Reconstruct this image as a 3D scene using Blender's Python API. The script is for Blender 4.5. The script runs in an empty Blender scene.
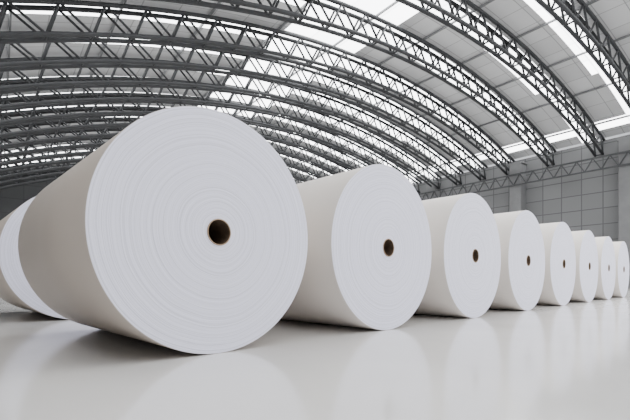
import bpy, bmesh, math, random
from mathutils import Vector, Matrix
random.seed(4)
S = bpy.context.scene
C = S.collection

# ---------------------------------------------------------------- materials
def new_mat(name):
    m = bpy.data.materials.new(name); m.use_nodes = True
    nt = m.node_tree; b = nt.nodes['Principled BSDF']
    return m, nt, b
def N(nt, t, **k):
    n = nt.nodes.new(t)
    for a, v in k.items(): setattr(n, a, v)
    return n
def L(nt, a, b): nt.links.new(a, b)
def simple(name, col, rough=.6, metal=0, var=.06, scale=3.0, bump=0, spec=.5):
    m, nt, b = new_mat(name)
    tc = N(nt, 'ShaderNodeTexCoord'); no = N(nt, 'ShaderNodeTexNoise')
    no.inputs['Scale'].default_value = scale; no.inputs['Detail'].default_value = 5
    L(nt, tc.outputs['Object'], no.inputs['Vector'])
    r = N(nt, 'ShaderNodeValToRGB')
    r.color_ramp.elements[0].position = .3; r.color_ramp.elements[1].position = .7
    r.color_ramp.elements[0].color = (*[c*(1-var) for c in col], 1)
    r.color_ramp.elements[1].color = (*[min(1, c*(1+var)) for c in col], 1)
    L(nt, no.outputs['Fac'], r.inputs['Fac']); L(nt, r.outputs['Color'], b.inputs['Base Color'])
    b.inputs['Roughness'].default_value = rough; b.inputs['Metallic'].default_value = metal
    b.inputs['Specular IOR Level'].default_value = spec
    if bump:
        bp = N(nt, 'ShaderNodeBump'); bp.inputs['Strength'].default_value = bump; bp.inputs['Distance'].default_value = .01
        L(nt, no.outputs['Fac'], bp.inputs['Height']); L(nt, bp.outputs['Normal'], b.inputs['Normal'])
    return m
M_steel = simple('painted_steel', (.033, .034, .036), .6, 0, .15, 2, 0, .25)
M_purlin = simple('purlin_steel', (.14, .143, .147), .5, 0, .1, 2)
M_girder = simple('girder_steel', (.045, .046, .048), .55, 0, .1, 2, 0, .3)
M_column = simple('column_concrete', (.13, .131, .133), .8, 0, .12, 1.5, .2)
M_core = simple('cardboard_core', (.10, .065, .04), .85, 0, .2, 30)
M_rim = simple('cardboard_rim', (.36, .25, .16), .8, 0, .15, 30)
M_wrap_shade = simple('outer_paper_shaded', (.56, .495, .435), .5, 0, .02, 1.2, 0, .3)  # nearest and hidden roll: beige paper with shade mixed into the colour
M_wrap_lit = simple('outer_paper_lit', (.68, .635, .595), .5, 0, .02, 1.2, 0, .3)  # same paper on the other rolls, lightened to stand for brighter light

def ring_paper():
    m, nt, b = new_mat('wound_paper')
    tc = N(nt, 'ShaderNodeTexCoord')
    wn = N(nt, 'ShaderNodeTexNoise'); wn.inputs['Scale'].default_value = 2.0; wn.inputs['Detail'].default_value = 2
    L(nt, tc.outputs['Object'], wn.inputs['Vector'])
    sp = N(nt, 'ShaderNodeSeparateXYZ'); L(nt, tc.outputs['Object'], sp.inputs[0])
    cb = N(nt, 'ShaderNodeCombineXYZ'); L(nt, sp.outputs['X'], cb.inputs['X']); L(nt, sp.outputs['Z'], cb.inputs['Z'])
    ln = N(nt, 'ShaderNodeVectorMath', operation='LENGTH'); L(nt, cb.outputs[0], ln.inputs[0])
    ma = N(nt, 'ShaderNodeMath', operation='MULTIPLY_ADD'); ma.inputs[1].default_value = .045
    L(nt, wn.outputs['Fac'], ma.inputs[0]); L(nt, ln.outputs['Value'], ma.inputs[2])
    r1 = N(nt, 'ShaderNodeTexNoise', noise_dimensions='1D'); r1.inputs['Scale'].default_value = 60; r1.inputs['Detail'].default_value = 5
    r1.inputs['Roughness'].default_value = .7
    L(nt, ma.outputs[0], r1.inputs['W'])
    r2 = N(nt, 'ShaderNodeTexNoise', noise_dimensions='1D'); r2.inputs['Scale'].default_value = 240; r2.inputs['Detail'].default_value = 1
    L(nt, ma.outputs[0], r2.inputs['W'])
    mx = N(nt, 'ShaderNodeMath', operation='ADD'); L(nt, r1.outputs['Fac'], mx.inputs[0])
    m2 = N(nt, 'ShaderNodeMath', operation='MULTIPLY'); m2.inputs[1].default_value = .6
    L(nt, r2.outputs['Fac'], m2.inputs[0]); L(nt, m2.outputs[0], mx.inputs[1])
    cr = N(nt, 'ShaderNodeValToRGB')
    e = cr.color_ramp.elements
    e[0].position = .58; e[0].color = (.62, .62, .72, 1)
    e[1].position = .98; e[1].color = (.83, .83, .95, 1)
    x = cr.color_ramp.elements.new(.73); x.color = (.755, .755, .875, 1)
    L(nt, mx.outputs[0], cr.inputs['Fac']); L(nt, cr.outputs['Color'], b.inputs['Base Color'])
    bp = N(nt, 'ShaderNodeBump'); bp.inputs['Strength'].default_value = .15; bp.inputs['Distance'].default_value = .002
    L(nt, mx.outputs[0], bp.inputs['Height']); L(nt, bp.outputs['Normal'], b.inputs['Normal'])
    b.inputs['Roughness'].default_value = .7; b.inputs['Specular IOR Level'].default_value = .25
    return m
M_paper = ring_paper()

def panel_mat(name, col, line, w, h, ax, lw=.012, rough=.7, emit=0, ox=0):
    """Flat panels with seams; ax = the two object axes that carry the grid."""
    m, nt, b = new_mat(name)
    tc = N(nt, 'ShaderNodeTexCoord'); sp = N(nt, 'ShaderNodeSeparateXYZ'); L(nt, tc.outputs['Object'], sp.inputs[0])
    cb = N(nt, 'ShaderNodeCombineXYZ')
    L(nt, sp.outputs[ax[0]], cb.inputs['X']); L(nt, sp.outputs[ax[1]], cb.inputs['Y'])
    br = N(nt, 'ShaderNodeTexBrick', offset=0, squash=1)
    br.inputs['Scale'].default_value = 1; br.inputs['Brick Width'].default_value = w; br.inputs['Row Height'].default_value = h
    br.inputs['Mortar Size'].default_value = lw; br.inputs['Mortar Smooth'].default_value = .1
    br.inputs['Color1'].default_value = (*col, 1); br.inputs['Color2'].default_value = (*[c*.86 for c in col], 1)
    br.inputs['Mortar'].default_value = (*line, 1)
    L(nt, cb.outputs[0], br.inputs['Vector'])
    L(nt, br.outputs['Color'], b.inputs['Base Color'])
    b.inputs['Roughness'].default_value = rough
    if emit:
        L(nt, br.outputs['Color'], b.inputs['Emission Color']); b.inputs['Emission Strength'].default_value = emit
    return m
M_wallR = panel_mat('wall_panels', (.125, .126, .128), (.058, .059, .061), 1.2, 1.0, 'YZ', .032)
M_wallF = panel_mat('end_wall_panels', (.05, .051, .053), (.03, .031, .032), 1.6, 1.2, 'XZ', .03)
M_ceil = panel_mat('roof_sheets_glow', (.50, .503, .51), (.25, .253, .256), 1.35, .95, 'XY', .02, .7, .10)  # faint emission added so the unlit sheets look brighter from below
M_sky = panel_mat('skylight_glass', (.97, .985, 1.0), (.5, .52, .55), 1.65, 8.0, 'XY', .02, .4, 9.0)

def floor_mat():
    m, nt, b = new_mat('polished_floor')
    tc = N(nt, 'ShaderNodeTexCoord'); no = N(nt, 'ShaderNodeTexNoise')
    no.inputs['Scale'].default_value = .7; no.inputs['Detail'].default_value = 4
    L(nt, tc.outputs['Object'], no.inputs['Vector'])
    r = N(nt, 'ShaderNodeValToRGB')
    r.color_ramp.elements[0].position = .3; r.color_ramp.elements[1].position = .7
    r.color_ramp.elements[0].color = (.60, .585, .565, 1); r.color_ramp.elements[1].color = (.67, .655, .635, 1)
    L(nt, no.outputs['Fac'], r.inputs['Fac']); L(nt, r.outputs['Color'], b.inputs['Base Color'])
    n2 = N(nt, 'ShaderNodeTexNoise'); n2.inputs['Scale'].default_value = 2.2; n2.inputs['Detail'].default_value = 3
    L(nt, tc.outputs['Object'], n2.inputs['Vector'])
    mr = N(nt, 'ShaderNodeMapRange'); mr.inputs['To Min'].default_value = .10; mr.inputs['To Max'].default_value = .16
    L(nt, n2.outputs['Fac'], mr.inputs['Value']); L(nt, mr.outputs[0], b.inputs['Roughness'])
    b.inputs['Specular IOR Level'].default_value = .9
    return m
M_floor = floor_mat()

# ---------------------------------------------------------------- helpers
def mesh(name, verts, faces, mat, smooth=False):
    me = bpy.data.meshes.new(name); me.from_pydata([tuple(v) for v in verts], [], faces); me.update()
    me.materials.append(mat)
    if smooth:
        for p in me.polygons: p.use_smooth = True
    return me
def obj(name, me, parent=None, loc=(0, 0, 0)):
    o = bpy.data.objects.new(name, me); C.objects.link(o); o.location = loc
    if parent: o.parent = parent
    return o
def thing(name, label, cat, loc=(0, 0, 0), rz=0, group=None):
    o = bpy.data.objects.new(name, None); C.objects.link(o); o.location = loc; o.rotation_euler = (0, 0, rz)
    o.empty_display_size = .3
    o['label'] = label; o['category'] = cat
    if group: o['group'] = group
    return o
class MB:
    def __init__(s): s.v = []; s.f = []
    def box(s, a, b):
        i = len(s.v)
        for x in (a[0], b[0]):
            for y in (a[1], b[1]):
                for z in (a[2], b[2]): s.v.append((x, y, z))
        for q in ((0, 1, 3, 2), (4, 6, 7, 5), (0, 4, 5, 1), (2, 3, 7, 6), (0, 2, 6, 4), (1, 5, 7, 3)): s.f.append(tuple(i+k for k in q))
    def bar(s, p, q, w, h=None, n=None):
        h = h or w
        p = Vector(p); q = Vector(q); d = (q-p).normalized()
        up = Vector((0, 1, 0)) if abs(d.y) < .9 else Vector((0, 0, 1))
        a = d.cross(up).normalized()*w/2; b = d.cross(a).normalized()*h/2
        i = len(s.v)
        for c in (p, q):
            for (u, t) in ((-1, -1), (1, -1), (1, 1), (-1, 1)): s.v.append(tuple(c+a*u+b*t))
        s.f += [(i, i+1, i+2, i+3), (i+7, i+6, i+5, i+4)]
        for k in range(4): s.f.append((i+k, i+4+k, i+4+(k+1) % 4, i+(k+1) % 4))
    def prism(s, ring, z0, z1):
        i = len(s.v); n = len(ring)
        s.v += [(x, y, z0) for x, y in ring]+[(x, y, z1) for x, y in ring]
        s.f += [tuple(range(i+n-1, i-1, -1)), tuple(range(i+n, i+2*n))]
        for k in range(n): s.f.append((i+k, i+(k+1) % n, i+n+(k+1) % n, i+n+k))
    def tube(s, pts, r, n=8):
        pts = [Vector(p) for p in pts]; i0 = len(s.v)
        for k, p in enumerate(pts):
            d = (pts[min(k+1, len(pts)-1)]-pts[max(k-1, 0)]).normalized()
            up = Vector((0, 1, 0)) if abs(d.y) < .9 else Vector((0, 0, 1))
            a = d.cross(up).normalized(); b = d.cross(a).normalized()
            for j in range(n):
                t = 2*math.pi*j/n; s.v.append(tuple(p+a*math.cos(t)*r+b*math.sin(t)*r))
        for k in range(len(pts)-1):
            for j in range(n):
                s.f.append((i0+k*n+j, i0+k*n+(j+1) % n, i0+(k+1)*n+(j+1) % n, i0+(k+1)*n+j))
        s.f.append(tuple(i0+j for j in range(n))[::-1]); s.f.append(tuple(i0+(len(pts)-1)*n+j for j in range(n)))
    def me(s, name, mat, smooth=False): return mesh(name, s.v, s.f, mat, smooth)

# ---------------------------------------------------------------- dimensions
W = 30.0                       # right wall
XL = -3.0                      # left wall
Y0, Y1 = -9.0, 42.0            # hall length
KC = .375
def arch(x): return W*(.375-KC*(x/W-.525)**2)
def nrm(x):
    s = -2*KC*(x/W-.525); v = Vector((-s, 0, 1)); return v.normalized()
TR = [(.135+.095*k)*W for k in range(5)]+[(.515+.07*k)*W for k in range(1, 13)]

# ---------------------------------------------------------------- the setting
def structure(name, me):
    o = obj(name, me); o['kind'] = 'structure'; return o
m = MB(); m.box((XL-.3, Y0, -.2), (W+.3, Y1+.3, 0)); structure('floor', m.me('floor', M_floor))
m = MB(); m.box((W, Y0, 0), (W+.3, Y1+.3, arch(W)+.5)); structure('wall_right', m.me('wall_right', M_wallR))
m = MB(); m.box((XL-.3, Y0, 0), (XL, Y1+.3, arch(XL)+.5)); structure('wall_left', m.me('wall_left', M_wallR))
v = [(XL, Y1, 0), (W, Y1, 0)]
top = [(x, Y1, arch(x)+.85) for x in [W-(W-XL)*k/24 for k in range(25)]]
v += top; n = len(v); v += [(a, b+.3, c) for a, b, c in v]
f = [tuple(range(n)), tuple(range(2*n-1, n-1, -1))]+[(k, n+k, n+(k+1) % n, (k+1) % n) for k in range(n)]
structure('wall_back', mesh('wall_back', v, f, M_wallF))

# roof vault: pale sheets, brightened by added emission, with a transverse strip skylight beside every truss
NX = 40
xs = [XL+(W-XL)*k/NX for k in range(NX+1)]
def rp(x, y, off=.76):
    p = Vector((x, y, arch(x)))+nrm(x)*off; return (p.x, y, p.z)
tl = [(.135+.095*k)*W for k in range(-4, 0)]+TR
cv, cf = [], []
def patch(vv, ff, x0, x1, y0, y1):
    i = len(vv); vv += [rp(x0, y0), rp(x1, y0), rp(x1, y1), rp(x0, y1)]; ff.append((i, i+3, i+2, i+1))
wn = 0
for b, ya in enumerate(tl):
    yb = tl[b+1] if b+1 < len(tl) else Y1
    if b == 0: ya = Y0
    s0, s1 = ya+.25, min(ya+1.1, yb)
    s2 = min(yb-.3, s1+.3)
    sv, sf = [], []
    for i in range(NX):
        x0, x1 = xs[i], xs[i+1]
        if b == len(tl)-1:
            patch(cv, cf, x0, x1, ya, yb); continue
        crown = 16 <= i <= 20 or i == NX-2
        patch(cv, cf, x0, x1, ya, s0)
        patch(sv, sf, x0, x1, s0, s1)
        if crown: patch(sv, sf, x0, x1, s1, yb)
        elif 21 <= i <= 32:                       # wider glazing right of the crown
            patch(sv, sf, x0, x1, s1, s2); patch(cv, cf, x0, x1, s2, yb)
        else: patch(cv, cf, x0, x1, s1, yb)
    if sf:
        wn += 1
        structure('window_%d' % wn, mesh('window', sv, sf, M_sky))
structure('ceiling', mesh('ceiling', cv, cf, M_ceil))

# ---------------------------------------------------------------- roof trusses
ORD = ['nearest', 'second', 'third', 'fourth', 'fifth', 'sixth', 'seventh', 'eighth', 'ninth', 'tenth', 'eleventh', 'twelfth', 'thirteenth', 'fourteenth', 'fifteenth', 'sixteenth', 'farthest']
NT = 50
hw = .2
BO, TO = -.46, .5
tx = [XL+.05+(W-XL-.1)*k/NT for k in range(NT+1)]
def tp(x, y, off):
    p = Vector((x, 0, arch(x)))+nrm(x)*off; return (p.x, y, p.z)
def chord(y, off, r):
    m = MB(); m.tube([tp(x, y, off) for x in tx], r, 8); return m
parts = []
for s in (-1, 1):
    parts.append(('bottom_chord', chord(s*hw, BO, .08).me('bottom_chord', M_steel, True)))
    parts.append(('top_chord', chord(s*hw, TO, .08).me('top_chord', M_steel, True)))
for s in (-1, 1):
    for k in range(NT):
        a, b = (BO, TO) if k % 2 == 0 else (TO, BO)
        m = MB(); m.tube([tp(tx[k], s*hw, a), tp(tx[k+1], s*hw, b)], .048, 6)
        parts.append(('diagonal_brace', m.me('diagonal_brace', M_steel, True)))
for k in range(0, NT+1, 2):
    m = MB(); m.tube([tp(tx[k], -hw, BO), tp(tx[k], hw, BO)], .04, 6); parts.append(('cross_tie', m.me('cross_tie', M_steel, True)))
for i, y in enumerate(TR):
    lab = {0: 'dark steel arched lattice roof truss nearest the camera, cut off by the top right corner',
           16: 'dark steel arched lattice roof truss farthest away, beside the end wall'}.get(i, 'dark steel arched lattice roof truss, %s counting from the nearest at top right' % ORD[i])
    t = thing('roof_truss', lab, 'roof truss', (0, y, 0), 0, 'arched roof trusses')
    for nm, me in parts: obj(nm, me, t)

# purlins running lengthwise over the trusses
pn = ['first', 'second', 'third', 'fourth', 'fifth', 'sixth', 'seventh', 'eighth', 'ninth', 'tenth', 'eleventh', 'twelfth']
m = MB(); m.box((-.03, TR[0]-.8, -.045), (.03, Y1-.02, .045)); pm = m.me('roof_purlin', M_purlin)
for i in range(10):
    x = W-1.6-i*3.1
    p = tp(x, 0, .66)
    o = obj('roof_purlin', pm, None, p); o.rotation_euler = (0, math.atan(2*KC*(x/W-.525)), 0)
    o['label'] = 'long thin grey roof purlin across the trusses, %s counting from the right wall' % pn[i]
    o['category'] = 'purlin'; o['group'] = 'roof purlins'

# lattice girder along the right wall under the truss feet
zt, zb = W*.266, W*.266-.75
t = thing('lattice_girder', 'long straight grey lattice girder along the top of the right wall', 'girder', (W-.92, 0, zb))
g0, g1 = 4.0, Y1-.2; NG = 84
for z in (0, zt-zb):
    m = MB(); m.bar((0, g0, z), (0, g1, z), .09); obj('top_chord' if z else 'bottom_chord', m.me('girder_chord', M_girder), t)
for k in range(NG):
    ya = g0+(g1-g0)*k/NG; yb = g0+(g1-g0)*(k+1)/NG
    a, b = (0, zt-zb) if k % 2 == 0 else (zt-zb, 0)
    m = MB(); m.bar((0, ya, a), (0, yb, b), .055); obj('diagonal_brace', m.me('diagonal_brace', M_girder), t)

# wall columns: broad chamfered piers with a plinth and a bearing block
cl = ['nearest broad grey column on the right wall, at the right picture edge', 'broad grey column on the right wall, second from the right edge',
      'grey column on the right wall showing above the second and third rolls']
def cham(hx, hy, c): return [(-hx+c, -hy), (hx, -hy), (hx, hy), (-hx+c, hy), (-hx, hy-c), (-hx, -hy+c)]
for i, fy in enumerate((.272, .492, .735)):
    t = thing('wall_column', cl[i], 'column', (W-.41, fy*W, 0), 0, 'columns on the right wall')
    H = W*.292
    m = MB(); m.prism(cham(.4, .42, .05), .25, H); obj('shaft', m.me('shaft', M_column), t)
    m = MB(); m.prism(cham(.4, .5, .03), 0, .25); obj('plinth', m.me('plinth', M_column), t)
    m = MB(); m.prism(cham(.4, .48, .03), H, H+.12); obj('bearing_block', m.me('bearing_block', M_column), t)

# ---------------------------------------------------------------- paper rolls
D = 1.5; R = D/2; LEN = 1.28*D
def lathe(prof, n=160):
    v, f = [], []; k = len(prof)
    for i in range(n):
        t = 2*math.pi*i/n
        for r, y in prof: v.append((r*math.cos(t), y, r*math.sin(t)))
    for i in range(n):
        j = (i+1) % n
        for q in range(k):
            w_ = (q+1) % k; f.append((i*k+q, i*k+w_, j*k+w_, j*k+q))
    return v, f
def paper_mesh(seed):
    rnd = random.Random(seed)
    rc = .0825; prof = []
    nr = 80; RO = R-.003
    for s in (0, 1):
        rows = []; off = 0
        for q in range(nr+1):
            r = rc+(RO-rc)*q/nr
            off = off*.3+rnd.uniform(-.0005, .0005)
            rows.append((r, off if s == 0 else LEN-off))
            if q < nr: rows.append((r+(RO-rc)/nr*.8, off if s == 0 else LEN-off))
        rows.append((R-.0015, .001 if s == 0 else LEN-.001))
        rows.append((R-.0015, .005 if s == 0 else LEN-.005))
        prof += rows if s == 0 else rows[::-1]
    v, f = lathe(prof, 144)
    return mesh('wound_paper', v, f, M_paper)
def wrap_mesh(mat):
    prof = [(R-.002, .0015), (R, .0025), (R, LEN-.0025), (R-.002, LEN-.0015)]
    v, f = lathe(prof, 192)
    return mesh('outer_sheet', v, f, mat, False)
def core_mesh():
    prof = [(.0765, 0), (.082, 0), (.082, LEN), (.0765, LEN)]
    v, f = lathe(prof, 64); return mesh('core_tube', v, f, M_core)
def rim_mesh():
    prof = [(.0765, -.005), (.0785, -.0065), (.081, -.0065), (.0825, -.005), (.0825, -.0002), (.0765, -.0002)]
    v, f = lathe(prof, 64); return mesh('core_rim', v, f, M_rim)
PM = [paper_mesh(s) for s in (1, 2, 3)]; WM_shade = wrap_mesh(M_wrap_shade); WM_lit = wrap_mesh(M_wrap_lit); CM = core_mesh(); RM = rim_mesh()
for me in PM+[CM, WM_shade, WM_lit, RM]:
    bm = bmesh.new(); bm.from_mesh(me); bmesh.ops.recalc_face_normals(bm, faces=bm.faces); bm.to_mesh(me); bm.free()
for q in (WM_shade, WM_lit):
    for p in q.polygons: p.use_smooth = p.area > .01
right = Vector((.795, -.607, 0)); fwd = Vector((.607, .795, 0))
U = (right*.722+fwd*.692).normalized(); A = Vector((-U.y, U.x, 0))
P1 = right*(-.396*D)+fwd*(1.705*D)
rz = math.atan2(U.y, U.x)
rl = ['largest white paper roll, nearest the camera at the left of the row',
      'second white paper roll from the nearest in the front row',
      'third white paper roll in the front row, between second and fourth',
      'fourth white paper roll in the front row counting from the left',
      'fifth white paper roll in the front row counting from the left',
      'sixth white paper roll in the front row, third from the right edge',
      'seventh white paper roll in the front row, second from the right edge',
      'farthest and smallest white paper roll, cut off by the right edge']
def roll(pos, label, i, group):
    t = thing('paper_roll', label, 'paper roll', pos, rz, group)
    a = obj('wound_paper', PM[i % 3], t, (0, 0, R)); a.rotation_euler = (0, i*1.3, 0); a['label'] = 'white wound paper end with fine concentric layers'
    w = obj('outer_sheet', WM_lit if 0 < i < 9 else WM_shade, t, (0, 0, R)); w['label'] = 'smooth warm white outer paper sheet, lit tone in its colour' if 0 < i < 9 else 'smooth beige outer paper sheet, shaded tone in its colour'
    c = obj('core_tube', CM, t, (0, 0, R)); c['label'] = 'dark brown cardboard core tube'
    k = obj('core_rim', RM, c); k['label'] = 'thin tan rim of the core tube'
    return t
for i in range(8):
    roll(P1+U*(1.168*D*i), rl[i], i, 'paper rolls in the front row')
roll(P1+A*(LEN+.78*D), 'paper roll mostly hidden behind the largest roll, at the left edge', 10, None)

# ---------------------------------------------------------------- camera
cd = bpy.data.cameras.new('camera'); cam = bpy.data.objects.new('camera', cd); C.objects.link(cam)
cam.location = (0, 0, .3*D)
cam.rotation_euler = (math.radians(90), 0, math.atan2(-fwd.x, fwd.y))
cd.sensor_width = 36; cd.lens = 413/630*36; cd.shift_y = 70.6/630; cd.clip_end = 300
S.camera = cam

# ---------------------------------------------------------------- light
w = bpy.data.worlds.new('world'); S.world = w; w.use_nodes = True
bg = w.node_tree.nodes['Background']; bg.inputs['Color'].default_value = (.94, .96, 1, 1); bg.inputs['Strength'].default_value = .95
def area(name, loc, target, sx, sy, power, col=(1, 1, 1)):
    l = bpy.data.lights.new(name, 'AREA'); l.shape = 'RECTANGLE'; l.size = sx; l.size_y = sy; l.energy = power; l.color = col
    o = bpy.data.objects.new(name, l); C.objects.link(o); o.location = loc
    o.rotation_euler = (Vector(target)-Vector(loc)).to_track_quat('-Z', 'Y').to_euler()
    return o
area('hall_fill', (14, 6, 8.5), (14, 7, 0), 16, 14, 160)  # unseen overhead fill added to lift the hall, no fixture there
area('face_fill', (12, -8, 4.5), (7, 4, .7), 12, 6, 560, (.94, .96, 1))  # unseen fill added behind the camera to brighten the roll ends
